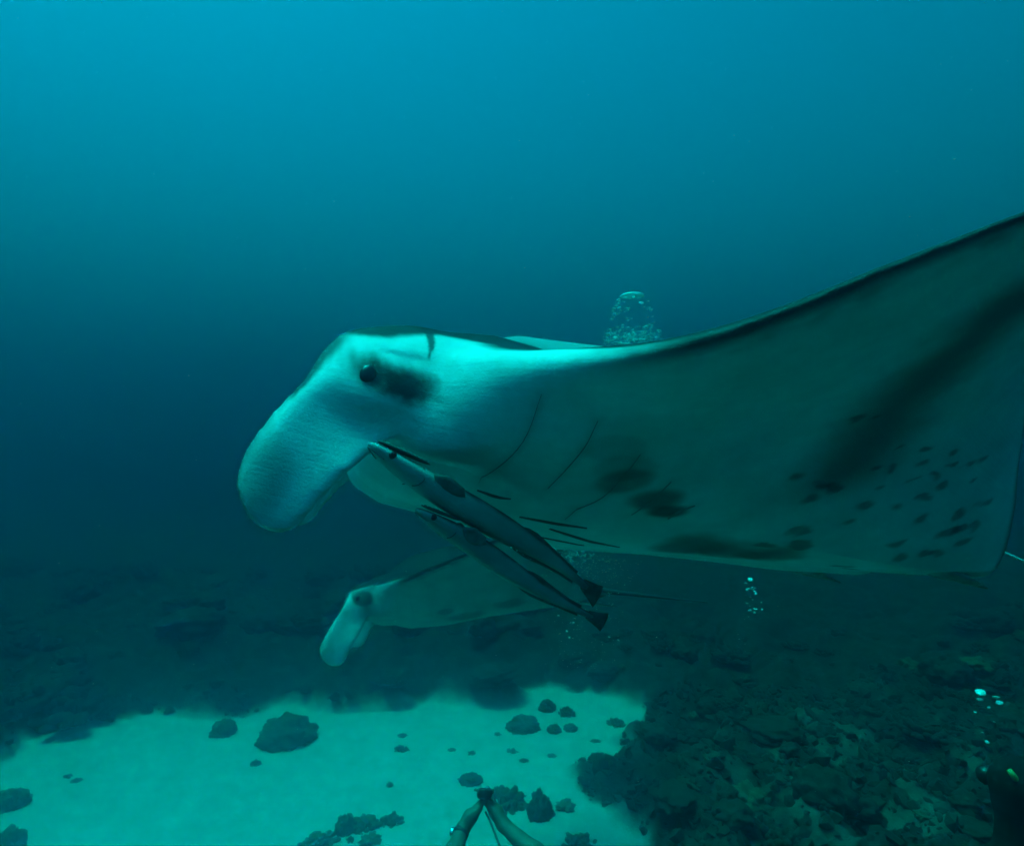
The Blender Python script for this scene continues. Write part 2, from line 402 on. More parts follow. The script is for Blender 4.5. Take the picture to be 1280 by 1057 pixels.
GILLS = [([(.495, .515), (.447, .443), (.422, .371), (.406, .285)], .0014), ([(.395, .52), (.359, .467), (.335, .416), (.305, .345)], .0014),
         ([(.253, .468), (.222, .414), (.19, .345), (.20, .255)], .0014), ([(.129, .42), (.108, .372), (.093, .32)], .002), ([(.012, .372), (.022, .351), (.014, .325)], .006)]
FAR_GILLS = [([(.401, .263), (.365, .268), (.332, .28)], .009), ([(.29, .224), (.21, .226), (.14, .238)], .012), ([(.211, .20), (.10, .17), (.011, .142)], .014), ([(.217, .135), (.15, .13), (.094, .13)], .010)]

def seg_dist(x, y, P):
    d = np.full(x.shape, 1e9)
    for a, c in zip(P[:-1], P[1:]):
        e = c-a; tt = np.clip(((x-a[0])*e[0]+(y-a[1])*e[1])/(e@e), 0, 1)
        d = np.minimum(d, np.hypot(x-a[0]-e[0]*tt, y-a[1]-e[1]*tt))
    return d
def manta_paint(V, Nn, marked=True, seed=0):
    x, y, z = V.T; ay = np.abs(y); nz = Nn[:, 2]
    ns = fbm(x*9, y*9+z*7, 4, 60+seed)-.5; nf = fbm(x*40, y*40+z*33, 3, 70+seed)-.5
    le = np.interp(ay, LE_Y, LE_X); te = np.interp(ay, TE_Y, TE_X)
    vent = (.80 if marked else .38)+.16*ns+.05*nf  # unmarked manta's underside painted darker for the weaker light on it
    near_root = sstep(.95, .45, ay)*sstep(.45, .5, x+.1)
    # grey mottled rim under the front edge of the outer wing, thin dark line along the rear edge
    rim = sstep(.085, .02, le-x+.05*ns)*sstep(.52, .80, ay); vent = vent*(1-rim*(.34+1.1*nf+.5*ns))
    lip = sstep(.035, .005, le-x+.02*nf)*sstep(.56, .74, ay); vent = vent*(1-lip*(.93+.1*nf))
    vent = vent*(1-.75*sstep(.03, .008, x-te)*sstep(.2, .3, ay))
    # soft dark sweep across the wing, blotches behind the gills and on the belly
    if marked:
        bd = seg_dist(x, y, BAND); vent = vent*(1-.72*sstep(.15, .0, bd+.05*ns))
        for cx, cyy, rx, ry, k in ((-.15, .19, .09, .10, .7), (-.26, .19, .11, .10, .7), (-.35, .21, .08, .08, .6), (.205, .40, .045, .03, .55), (.24, .43, .05, .03, .3), (.10, .37, .05, .03, .7), (.04, .345, .04, .02, .8), (.31, .47, .05, .03, .25)):
            q = ((x-cx)/rx)**2+((y-cyy)/ry)**2; vent = vent*(1-k*sstep(1.7, .3, q+1.2*ns))
        wx = x+.045*(fbm(x*22, y*22, 2, 91)-.5); wy = y+.03*(fbm(x*22+9, y*22, 2, 95)-.5)
        for cx, cyy, r in SPOTS:
            q = np.hypot((wx-cx)/(r*.86), (wy-cyy)/(r*.48)); near = q < 3
            vent[near] *= 1-.60*sstep(1.25, .4, q[near]+1.3*nf[near])
        for line, w in GILLS:  # soft crease shade painted into the skin along each gill line
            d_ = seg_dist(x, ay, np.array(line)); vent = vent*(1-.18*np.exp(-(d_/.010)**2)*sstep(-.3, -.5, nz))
    else:
        for cx, cyy, rx, ry, k in ((-.05, .30, .12, .06, .6), (-.3, .42, .10, .05, .5), (.12, .40, .05, .03, .6)):
            q = ((x-cx)/rx)**2+((y-cyy)/ry)**2; vent = vent*(1-k*sstep(1.7, .3, q+1.2*ns))
    nr = sstep(.20, .07, le-x)*sstep(.26, .36, ay)*sstep(.80, .58, ay)*(1 if marked else 0)
    rimtop = sstep(.66, .82, ay)*sstep(.10, .02, le-x)
    if not marked: vent = vent*(1+.8*sstep(.62, .70, x))  # head highlight of the unmarked manta put into its colour
    top = sstep(.30+.52*nr-.75*rimtop, .62+.36*nr-.5*rimtop, nz+.25*ns)
    # pale shoulder flashes on the dark back
    back = (.022 if marked else .012)+.012*ns+(.36 if marked else .0)*sstep(.55, .15, np.hypot((x-.18)/.62, (ay-.12)/.36)+.3*ns)*sstep(.56, .40, x)
    g = vent*(1-top)+back*top
    # head: black crown, dark patch behind the eye, dark mark at the wing root
    side = sstep(.24, .30, ay)*sstep(.5, .55, x)
    crown = sstep(.012, .030, z-.22*np.maximum(.70-x, 0)-.032+.03*ns)*sstep(.53, .57, x)*sstep(.8, .77, x)
    g = g*(1-crown)+.02*crown
    p = ((x-.660)/.070)**2+((z+.043-.10*(x-.66))/.040)**2; g = g*(1-(.96 if marked else .8)*side*sstep(1.75, .35, p+2.2*ns+.8*nf))
    p = ((x-.597+.2*(z-.05)+.03*ns)/(.004+.10*np.maximum(z-.03, 0)))**2+((z-.056)/.034)**2; g = g*(1-.9*side*sstep(1.6, .4, p+1.6*nf))
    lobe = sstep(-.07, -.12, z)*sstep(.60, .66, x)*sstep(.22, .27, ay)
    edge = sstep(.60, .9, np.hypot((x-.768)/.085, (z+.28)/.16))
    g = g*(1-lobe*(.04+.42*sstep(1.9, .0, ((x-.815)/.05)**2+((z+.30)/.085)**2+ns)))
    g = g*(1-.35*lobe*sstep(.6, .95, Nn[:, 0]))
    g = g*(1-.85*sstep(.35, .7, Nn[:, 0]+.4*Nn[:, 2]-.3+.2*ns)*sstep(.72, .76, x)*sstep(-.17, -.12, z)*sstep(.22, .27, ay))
    g = np.clip(g, .012, .85)
    return np.stack([g*.97, g, g*.97, np.ones_like(g)], -1)

from mathutils.bvhtree import BVHTree
REST_V, REST_Q = manta_rest_mesh()
REST_BVH = BVHTree.FromPolygons(REST_V.tolist(), REST_Q.tolist())
SUB_V, SUB_Q, SUB_N = catmull(REST_V, REST_Q)
def under(x, y):
    h = REST_BVH.ray_cast(Vector((x, y, -1)), Vector((0, 0, 1))); return h[0].z if h[0] else 0.
def belly_strip(line, width, lift=.0025, n=14):
    """a thin raised lip that follows the underside along a line of (x, y)"""
    P = np.array(line, float); tt = np.linspace(0, len(P)-1, n)
    P = np.stack([np.interp(tt, range(len(P)), P[:, k]) for k in (0, 1)], -1)
    for _ in range(2): P[1:-1] = (P[:-2]+2*P[1:-1]+P[2:])/4
    vs = []; fs = []
    for i, p in enumerate(P):
        d = P[min(i+1, n-1)]-P[max(i-1, 0)]; d /= np.linalg.norm(d); nn = np.array([-d[1], d[0]])
        w = width*(.25+.75*math.sin(math.pi*min(1, (i+.6)/n)))
        a = p+nn*w; c = p-nn*w
        z0 = under(*p)
        vs += [(a[0], a[1], under(*a)+.004), (p[0]+nn[0]*w*.3, p[1]+nn[1]*w*.3, z0-lift), (p[0]-nn[0]*w*.3, p[1]-nn[1]*w*.3, z0-lift), (c[0], c[1], under(*c)+.004)]
    for i in range(n-1):
        for k in range(3): fs.append((i*4+k, i*4+k+1, i*4+k+5, i*4+k+4))
    return np.array(vs), fs
def build_manta(label, group, ypr, loc, near, far, marked, seed, lobe_drop=0., detail=True, tail_curve=.006, tail_side=.022):
    V, Q, Nn = (SUB_V, SUB_Q, SUB_N) if detail else (REST_V, REST_Q, None)
    root = empty('manta_ray')
    R = manta_rotation(*ypr)
    M = Matrix(R.tolist()).to_4x4(); M.translation = (loc[0], loc[1], loc[2]+CAM_H); root.matrix_world = M
    tag(root, label, 'manta ray', group)
    def shape(P):
        P = np.array(P, float)
        w = sstep(-.04, -.30, P[:, 2])*sstep(.6, .68, P[:, 0])*sstep(.2, .26, np.abs(P[:, 1]))
        P[:, 0] += lobe_drop*(.55*w+3.2*w*(P[:, 0]-.74)); P[:, 2] -= lobe_drop*w
        return manta_pose(P, near, far)
    me = grid_mesh('body', shape(V), Q)
    if Nn is None:
        tmp = grid_mesh('tmp', V, Q); Nn = np.empty(len(V)*3, np.float32); tmp.vertices.foreach_get('normal', Nn); Nn = Nn.reshape(-1, 3); bpy.data.meshes.remove(tmp)
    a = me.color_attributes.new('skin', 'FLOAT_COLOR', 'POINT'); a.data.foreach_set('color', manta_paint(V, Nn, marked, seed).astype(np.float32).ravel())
    me.materials.append(MANTA_SKIN)
    body = bpy.data.objects.new('body', me); C.objects.link(body); body.parent = root
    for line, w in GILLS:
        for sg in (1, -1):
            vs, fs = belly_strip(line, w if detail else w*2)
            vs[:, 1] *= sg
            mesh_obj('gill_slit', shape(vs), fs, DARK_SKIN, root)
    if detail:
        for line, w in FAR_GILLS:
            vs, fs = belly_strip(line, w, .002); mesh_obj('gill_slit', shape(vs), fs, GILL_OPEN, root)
    for sg in (1, -1):
        e = bm_obj('eye', sphere_bm(.0150, 20, 12, (1, .55, 1.2)), EYE_MAT, root); e.location = Vector(shape([(.703, sg*.3665, -.046)])[0])
        e['label'] = 'round black eye on the side of the head'
    # pelvic fins either side of the tail and the whip tail
    for sg in (1, -1):
        tb_, fb_ = tube([(-.74, sg*.24, -.085), (-.84, sg*.25, -.085), (-.92, sg*.25, -.085), (-1.0, sg*.245, -.09)], [.03, .045, .03, .005], 12, 1.0)
        tb_ = [Vector((p.x, p.y, -.075+(p.z+.085)*.3)) for p in tb_]
        mesh_obj('pelvic_fin', shape([tuple(p) for p in tb_]), fb_, MANTA_SKIN_PLAIN, root)
    pts = [(-.86-(.03-.3*abs(tail_side))*i, -tail_side*i, .01+tail_curve*i) for i in range(34)]
    rad = [.024*(1-i/36)**1.3+.0022 for i in range(34)]
    vs, fs = tube(pts, rad, 10); mesh_obj('tail', vs, fs, MANTA_DARK, root)
    return root
MANTA_DARK = plain_mat('manta_dark_skin', (.03, .032, .032), .6, .4, 40, .3)
MANTA_SKIN_PLAIN = plain_mat('manta_pale_skin', (.30, .31, .30), .6, .4, 30, .3)
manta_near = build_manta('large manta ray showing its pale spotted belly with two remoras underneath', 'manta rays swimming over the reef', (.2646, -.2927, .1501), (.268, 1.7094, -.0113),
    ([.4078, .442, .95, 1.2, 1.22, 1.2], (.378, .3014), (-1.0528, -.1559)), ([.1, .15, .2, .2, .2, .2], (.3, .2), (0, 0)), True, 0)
manta_far = build_manta('manta ray swimming lower over the reef, behind the remora tails', 'manta rays swimming over the reef', (.0486, -.0159, .1605), (-.3794, 4.7957, -.9479),
    ([.3, .35, .5, .6, .6, .6], (.3, .2), (-.3, 0)), ([-.05, -.1, -.15, -.2, -.2, -.2], (.3, .2), (0, 0)), False, 5, .10, detail=False, tail_curve=-.003, tail_side=.0)

# ---------------------------------------------------------------- remoras under the big manta
REM_DARK = plain_mat('remora_dark_fin', (.10, .105, .10), .7, .4, 50, .2)
REM_PALE = plain_mat('remora_disc_ridge', (.16, .17, .16), .6, .4, 50, .2)
def fin_mesh(outline, th, bendf):
    """flat fin: outline in (x, z), a lens-thin blade with a real thickness"""
    n = len(outline); cx = sum(p[0] for p in outline)/n; cz = sum(p[1] for p in outline)/n
    vs = []; fs = []
    for sg in (1, -1):
        vs += [(x, sg*.0006, z) for x, z in outline]; vs += [(cx+(x-cx)*.55, sg*th, cz+(z-cz)*.55) for x, z in outline]; vs.append((cx, sg*th*1.1, cz))
    k = 2*n+1
    for s_, o in ((0, 0), (1, k)):
        for i in range(n):
            j = (i+1) % n
            q = [o+i, o+j, o+n+j, o+n+i]; r = [o+n+i, o+n+j, o+2*n]
            fs.append(q if s_ else q[::-1]); fs.append(r if s_ else r[::-1])
    for i in range(n):
        j = (i+1) % n; fs.append([i, j, k+j, k+i])
    return [bendf(v) for v in vs], fs
def remora(label, head, tail, up, bend_z, bend_y, deep=.72, tone=1.0):
    head = Vector(head); tail = Vector(tail); Ln = (head-tail).length
    root = empty('remora'); fx = (head-tail).normalized(); fy = Vector(up).cross(fx).normalized(); fz = fx.cross(fy)
    M = Matrix((fx, fy, fz)).transposed().to_4x4(); M.translation = head; root.matrix_world = M
    tag(root, label, 'fish', 'remoras under the large manta')
    def bend(v):
        s = -v[0]/Ln
        return (v[0], v[1]+bend_y*Ln*math.sin(s*math.pi*1.3), v[2]+bend_z[0]*Ln*math.sin(s*math.pi)+bend_z[1]*Ln*math.sin(s*2*math.pi))
    T = np.array([0, .006, .02, .05, .10, .17, .26, .38, .50, .62, .72, .81, .88, .93])
    top = np.array([.004, .010, .015, .022, .031, .040, .048, .054, .053, .045, .034, .024, .018, .018])*deep
    bot = np.array([.004, .012, .022, .036, .050, .060, .068, .072, .068, .054, .040, .027, .019, .018])*deep
    wid = np.array([.006, .022, .034, .043, .050, .054, .055, .054, .048, .038, .028, .019, .012, .008])
    tt = np.concatenate([np.linspace(0, .02, 5), np.linspace(.03, .93, 46)])
    n = 28; vs = []; fs = []; tone_v = []
    for s in tt:
        a, c, w = (np.interp(s, T, k)*Ln for k in (top, bot, wid))
        for k in range(n):
            th = 2*math.pi*k/n; cz = math.cos(th); sy = math.sin(th)
            z = (a if cz > 0 else c)*math.copysign(abs(cz)**.9, cz); y = w*math.copysign(abs(sy)**.85, sy)
            vs.append(bend((-s*Ln, y, z)))
            nsv = .12*(noise.noise(Vector((s*14, y*60, z*60)))); d = float(sstep(.35, .95, cz+nsv*2.2-.05))
            stripe = 0
            g = (.46*(1-d)+.035*d)*(1-stripe)*(1-.45*float(sstep(.75, .93, s)))*tone
            tone_v.append(max(.02, g*(1+nsv)))
    m_ = len(tt)
    for i in range(m_-1):
        for k in range(n): fs.append((i*n+k, i*n+(k+1) % n, (i+1)*n+(k+1) % n, (i+1)*n+k))
    fs.append(tuple(range(n))[::-1]); fs.append(tuple((m_-1)*n+k for k in range(n)))
    body = mesh_obj('body', vs, fs, MANTA_SKIN, root)
    ca_ = body.data.color_attributes.new('skin', 'FLOAT_COLOR', 'POINT')
    ca_.data.foreach_set('color', np.array([(g*.97, g, g*.98, 1) for g in tone_v], np.float32).ravel())
    def fin(name, pts, th=.004, sz=1.):
        v, f = fin_mesh([(-x*Ln, z*Ln*sz) for x, z in pts], th, bend); return mesh_obj(name, v, f, REM_DARK, root)
    fin('caudal_fin', [(.905, .018), (.94, .026), (.972, .034), (.994, .042), (.999, .022), (1.0, 0), (.999, -.022), (.994, -.042), (.972, -.034), (.94, -.026), (.905, -.018)])
    fin('dorsal_fin', [(.56, .042), (.60, .058), (.64, .061), (.72, .048), (.80, .036), (.865, .032), (.86, .010), (.75, .014), (.65, .022)], .0045, deep)
    fin('anal_fin', [(.56, -.056), (.60, -.064), (.64, -.066), (.72, -.052), (.80, -.038), (.865, -.032), (.86, -.010), (.75, -.016), (.65, -.026)], .0045, deep)
    for sg in (1, -1):
        v, f = fin_mesh([(0, .012), (-.05*Ln, .02), (-.105*Ln, .010), (-.12*Ln, -.004), (-.08*Ln, -.014), (-.03*Ln, -.012)], .0025, lambda q: q)
        p = mesh_obj('pectoral_fin', v, f, REM_PALE, root)
        b_ = bend((-.20*Ln, sg*.050*Ln, .002*Ln)); p.location = b_; p.rotation_euler = (sg*-.5, .15, sg*-.16)
        e = bm_obj('eye', sphere_bm(.0125*Ln, 14, 10, (1, .5, 1)), EYE_MAT, root); e.location = bend((-.068*Ln, sg*.043*Ln, .002*Ln))
        # edge of the gill cover and the corner of the mouth
        arc = [bend((-(.155+.028*math.cos(a_))*Ln, sg*(.0545-.012*abs(math.sin(a_)))*Ln, (-.010+.034*math.sin(a_))*Ln)) for a_ in np.linspace(-1.25, 1.2, 9)]
        v, f = tube(arc, [.0012*Ln+.0004]*9, 6); mesh_obj('gill_cover_edge', v, f, REM_DARK, root)
    mo_ = [bend((-(.004+.05*abs(q)**1.2)*Ln, q*.042*Ln, -(.012+.010*abs(q))*Ln)) for q in np.linspace(-1, 1, 11)]
    v, f = tube(mo_, [.0016*Ln]*11, 6); mesh_obj('mouth', v, f, REM_DARK, root)
    # oval sucker plate with cross ridges on top of the head
    disc = bm_obj('sucker_disc', sphere_bm(1, 20, 8, (.092*Ln, .036*Ln, .007*Ln)), REM_DARK, root); disc.location = bend((-.105*Ln, 0, .033*Ln)); disc.rotation_euler = (0, .16, 0)
    for i in range(9):
        r_ = bm_obj('ridge', sphere_bm(1, 10, 6, (.0025*Ln, .028*Ln*math.sqrt(max(.1, 1-((i-4)/5)**2)), .002*Ln)), REM_PALE, disc); r_.location = ((i-4)*.018*Ln, 0, .0058*Ln)
    return root
remora('longer remora with its head tucked under the jaw of the large manta', at(461, 553, 1.13), at(752, 748, 1.36), (.25, .1, 1), (.012, -.008), .02)
remora('shorter remora hanging lower, its dark back across the longer remora', at(520, 636, 1.14), at(750, 775, 1.32), (.28, .1, 1), (-.006, .012), -.05, .74, .85)

# ---------------------------------------------------------------- coral heads, rubble and reef growth
random.seed(7)
def coral_mat(name, col, vary):
    return plain_mat(name, col, .95, vary, 9, .8, .1)
CORAL_MATS = [coral_mat('coral_brown', (.085, .08, .06), .45), coral_mat('coral_olive', (.10, .10, .07), .45), coral_mat('coral_dark', (.06, .06, .05), .4), coral_mat('coral_grey', (.13, .13, .115), .45)]
def mound_mesh(seed, mat, lumps=2.2, amp=.30, sub=5):
    bm = bmesh.new(); bmesh.ops.create_icosphere(bm, subdivisions=sub, radius=1)
    o = Vector((seed*3.7, seed*1.3, seed*7.1))
    for v in bm.verts:
        d = v.co.normalized(); w = noise.voronoi(d*lumps+o)[0]; w2 = noise.voronoi(d*lumps*3.2+o)[0]
        r = .82+amp*(.55-min(1, w[0]*1.1))+.16*(.5-min(1, w2[0]))+.05*noise.noise(d*14+o)+.07*noise.noise(d*6+o)+.16*noise.noise(d*1.3+o)
        v.co = d*r; v.co.z = v.co.z*.95+.35
        if v.co.z < -.15: v.co.z = -.15+(v.co.z+.15)*.2
    me = bpy.data.meshes.new('coral'); bm.to_mesh(me); bm.free(); me.shade_smooth(); me.materials.append(mat); return me
def finger_mesh(seed, mat, count=46):
    rnd = random.Random(seed); V = []; Fc = []
    bm0 = [(0, 0, 0)]
    for i in range(count):
        a = rnd.uniform(0, 2*math.pi); t = math.sqrt(rnd.uniform(0, 1))*.95
        d = Vector((math.cos(a)*t, math.sin(a)*t, 1.15-t*.75)).normalized(); ln = rnd.uniform(.62, .88)
        b0 = Vector((math.cos(a)*t*.35, math.sin(a)*t*.35, -.05)); side = Vector((rnd.uniform(-.2, .2), rnd.uniform(-.2, .2), 0))
        pts = [b0, b0+d*ln*.5, b0+d*ln*.85+side*.5, b0+d*ln+side]
        vs, fs = tube(pts, [.15, .16, .15, .09], 7); k = len(V); V += vs; Fc += [tuple(k+q for q in f) for f in fs]
        if rnd.random() < .7:
            e = (d+Vector((rnd.uniform(-.9, .9), rnd.uniform(-.9, .9), .1))).normalized(); p0 = b0+d*ln*.55
            vs, fs = tube([p0, p0+e*.22, p0+e*.36], [.12, .12, .07], 7); k = len(V); V += vs; Fc += [tuple(k+q for q in f) for f in fs]
    me = bpy.data.meshes.new('coral'); me.from_pydata([tuple(v) for v in V], [], Fc); me.shade_smooth(); me.materials.append(mat); return me
MOUNDS = [mound_mesh(i, CORAL_MATS[i % 3], 1.8+.4*(i % 3), .28+.06*(i % 2)) for i in range(6)]
FINGERS = [finger_mesh(20+i, CORAL_MATS[(i+1) % 3]) for i in range(4)]
RUBBLE = [mound_mesh(40+i, CORAL_MATS[3 if i % 2 else 1], 2.4, .6, 4) for i in range(4)]
DIM_MAT = coral_mat('reef_coral_dim', (.035, .036, .03), .4)
DIM = [mound_mesh(60+i, DIM_MAT, 2.2, .34, 4) for i in range(4)]+[finger_mesh(80+i, DIM_MAT) for i in range(2)]
def place(name, me, x, y, sx, sy, sz, rz, label, cat, group=None, sink=.3):
    o = bpy.data.objects.new(name, me); C.objects.link(o)
    z, _ = floor_z(x, y); o.location = (x, y, z-sink*sz); o.scale = (sx, sy, sz); o.rotation_euler = (0, 0, rz)
    return tag(o, label, cat, group)
def sand_coral(px, py, w, h, kind, label, group=None, name='coral_colony'):
    p = on_floor(px, py+h*.42); dist = (p-cam.location).length
    s = w*dist/800*.5
    src = {'m': MOUNDS, 'f': FINGERS, 'r': RUBBLE}[kind]; me = src[int(px+py) % len(src)]
    return place(name, me, p.x, p.y, s, s*.9, max(.04, h*dist/800*.62), px*.7, label, 'coral' if name == 'coral_colony' else 'rubble', group)
for a in [
    (355, 905, 74, 44, 'm', 'broad dark coral boulder jutting onto the sand from the far reef edge'),
    (280, 905, 34, 22, 'm', 'small coral boulder at the reef edge beside the broad dark boulder'),
    (655, 902, 44, 24, 'm', 'low rounded coral head on the far sand, widest of its cluster'),
    (684, 878, 26, 20, 'm', 'small coral lump at the back of the far sand cluster'),
    (708, 881, 22, 26, 'f', 'upright bushy coral at the back of the far sand cluster'),
    (693, 909, 22, 13, 'm', 'flat coral lump in the far sand cluster, beside the widest head'),
    (713, 908, 18, 13, 'm', 'tiny coral lump at the end of the far sand cluster'),
    (770, 897, 24, 18, 'f', 'bushy coral alone on the far sand near the rubble reef'),
    (502, 932, 17, 15, 'f', 'small bushy coral alone in the middle of the sand'),
    (503, 918, 11, 9, 'f', 'tiny coral sprig just behind the small bushy coral on the sand'),
    (319, 948, 12, 15, 'f', 'lone dark sprig on open sand below the broad coral boulder'),
    (632, 986, 52, 44, 'f', 'tall bushy coral head behind the diver\'s hands and camera'),
    (588, 974, 30, 13, 'm', 'low coral lump leaning against the tall bushy coral by the hands'),
    (675, 1004, 34, 46, 'm', 'tall rounded coral head between the diver\'s arm and the rubble reef'),
    (706, 1009, 26, 11, 'r', 'flat grey rubble lump beside the tall rounded coral head'),
    (396, 1044, 42, 28, 'f', 'bushy round coral on the sand, first of the row towards the diver'),
    (432, 1027, 26, 30, 'm', 'rounded coral joined to the wide bushy coral in the sand row'),
    (457, 1022, 40, 26, 'f', 'wide bushy coral in the middle of the sand row'),
    (489, 1018, 27, 25, 'f', 'upright coral at the diver\'s end of the sand row'),
    (438, 1046, 10, 14, 'f', 'thin coral sprig in front of the sand row'),
    (463, 1049, 26, 9, 'r', 'flat rubble strip in front of the sand row'),
    (724, 1048, 46, 30, 'f', 'bushy coral on the border between sand and rubble reef'),
    (487, 982, 9, 6, 'r', 'tiny stone by itself on the bare sand'),
    (8, 1046, 40, 40, 'm', 'coral mound at the sand\'s western edge, larger than its neighbour'),
    (14, 992, 34, 26, 'm', 'low coral mound at the sand\'s western edge, behind the larger one'),
]: sand_coral(*a)
for px, py, w, h in [(565, 938, 10, 3), (590, 942, 12, 3), (622, 918, 10, 4), (640, 940, 16, 5), (655, 952, 12, 4), (85, 968, 9, 3), (95, 972, 11, 3), (690, 945, 12, 5), (745, 925, 12, 4)]:
    sand_coral(px, py, w, h, 'f', 'small scrap of dark rubble lying loose on the pale sand', 'rubble scraps on the sand', 'rubble_scrap')
def scatter(n, xr, yr, smin_, smax, label, group, kinds, want, seed, maxtry=9000):
    rnd = random.Random(seed); X = np.array([rnd.uniform(*xr) for _ in range(maxtry)]); Y = np.array([rnd.uniform(*yr) for _ in range(maxtry)])
    Z, R_ = floor_shape(X, Y); k = 0
    for x, y, z, r in zip(X, Y, Z, R_):
        if k >= n: break
        if r < .75 or not want(x, y) or abs(x) > .84*y+.3: continue
        s = smin_+(smax-smin_)*rnd.random()**2.2
        me = rnd.choice(kinds); o = bpy.data.objects.new('coral_clump', me); C.objects.link(o)
        o.location = (x, y, z-.06*s); o.scale = (s*rnd.uniform(.8, 1.3), s*rnd.uniform(.8, 1.2), s*rnd.uniform(.45, .9)); o.rotation_euler = (rnd.uniform(-.15, .15), rnd.uniform(-.15, .15), rnd.uniform(0, 6.28))
        tag(o, label, 'coral', group); k += 1
right = lambda x, y: x > .2+.10*y
scatter(150, (.3, 9), (4.6, 11), .07, .34, 'dark coral clump growing on the rubble reef east of the sand', 'coral clumps on the rubble reef', DIM+DIM+RUBBLE[:1], right, 3)
scatter(110, (-11, 6), (8, 15), .12, .55, 'dim coral clump on the reef slope rising beyond the sand', 'coral clumps on the far reef slope', DIM, lambda x, y: not right(x, y), 5)

# loose rubble between the corals, far too many bits to count
rnd = random.Random(31); V = []; Fc = []
_b = bmesh.new(); bmesh.ops.create_icosphere(_b, subdivisions=1, radius=1); iv = [v.co.copy() for v in _b.verts]; ifc = [tuple(v.index for v in f.verts) for f in _b.faces]; _b.free()
X = np.array([rnd.uniform(-8, 9) for _ in range(26000)]); Y = np.array([4.4+4.6*rnd.random()**1.2 for _ in range(26000)]); Z, R_ = floor_shape(X, Y); k = 0
for x, y, z, r in zip(X, Y, Z, R_):
    if k >= 5000 or r < .3+.5*rnd.random() or abs(x) > .84*y+.3: continue
    s = .015+.06*rnd.random()**3; q = Matrix.Rotation(rnd.uniform(0, 6.28), 3, Vector((rnd.uniform(-1, 1), rnd.uniform(-1, 1), 1)).normalized()); sc = Vector((s*rnd.uniform(.7, 1.6), s*rnd.uniform(.7, 1.6), s*rnd.uniform(.4, 1)))
    n0 = len(V); V += [tuple(Vector((x, y, z+s*.1))+q@Vector((p.x*sc.x*(1+.4*math.sin(i*3.1+k)), p.y*sc.y*(1+.4*math.sin(i*5.3+k*2)), p.z*sc.z*(1+.4*math.sin(i*1.7+k*3))))) for i, p in enumerate(iv)]; Fc += [tuple(n0+i for i in f) for f in ifc]; k += 1
o = mesh_obj('reef_rubble', V, Fc, smooth=False, mat=plain_mat('rubble_bits', (.04, .04, .034), .95, .6, 2.5, .3, .1)); o['kind'] = 'stuff'; tag(o, 'loose broken coral rubble covering the reef')

# ---------------------------------------------------------------- divers
def capsule_body(caps, h, pad=.03):
    """one continuous surface from tapered capsules (a, b, ra, rb, blend)"""
    P = np.array([list(c[0]) for c in caps]+[list(c[1]) for c in caps]); r = max(max(c[2], c[3]) for c in caps)+pad
    lo = P.min(0)-r; hi = P.max(0)+r
    ax = [np.arange(lo[k], hi[k], h).astype(np.float32) for k in range(3)]
    Fv = np.full([len(a) for a in ax], .3, np.float32)
    for a, b_, ra, rb, k in caps:
        a = np.array(a); b_ = np.array(b_); R_ = max(ra, rb)+pad+k
        sl = []
        for q in range(3):
            i0 = max(0, np.searchsorted(ax[q], min(a[q], b_[q])-R_)-1); i1 = min(len(ax[q]), np.searchsorted(ax[q], max(a[q], b_[q])+R_)+1); sl.append(slice(i0, i1))
        x = ax[0][sl[0]][:, None, None]; y = ax[1][sl[1]][None, :, None]; z = ax[2][sl[2]][None, None, :]
        e = b_-a; L2 = max(1e-9, float(e@e))
        t_ = np.clip(((x-a[0])*e[0]+(y-a[1])*e[1]+(z-a[2])*e[2])/L2, 0, 1)
        d = np.sqrt((x-a[0]-e[0]*t_)**2+(y-a[1]-e[1]*t_)**2+(z-a[2]-e[2]*t_)**2)-(ra+(rb-ra)*t_)
        Fv[tuple(sl)] = smin(Fv[tuple(sl)], d, k)
    v, q = surface_nets(Fv, ax); return smooth_mesh(v, q, 2), q
def body_part(name, caps, h, mat, parent):
    v, q = capsule_body(caps, h); me = grid_mesh(name, v, q); me.materials.append(mat)
    o = bpy.data.objects.new(name, me); C.objects.link(o); o.parent = parent; o.matrix_parent_inverse = parent.matrix_world.inverted(); return o
SKIN = plain_mat('diver_skin', (.20, .10, .075), .6, .2, 25, .15)
SUIT = plain_mat('black_neoprene', (.010, .011, .012), .9, .4, 30, .25, spec=.15)
RUBBER = plain_mat('black_rubber', (.01, .01, .011), .45, .3, 50)
STEEL = plain_mat('brushed_steel', (.55, .56, .57), .25, .1, 80, metal=1)
GLASS_DARK = plain_mat('dark_lens_glass', (.01, .012, .016), .05, .2, 10, spec=.8)
NEON = plain_mat('yellow_green_rubber', (.24, .26, .08), .6, .2, 40)
V3 = lambda *a: np.array(at(*a))
def mixv(a, b_, t_): return a+(b_-a)*t_

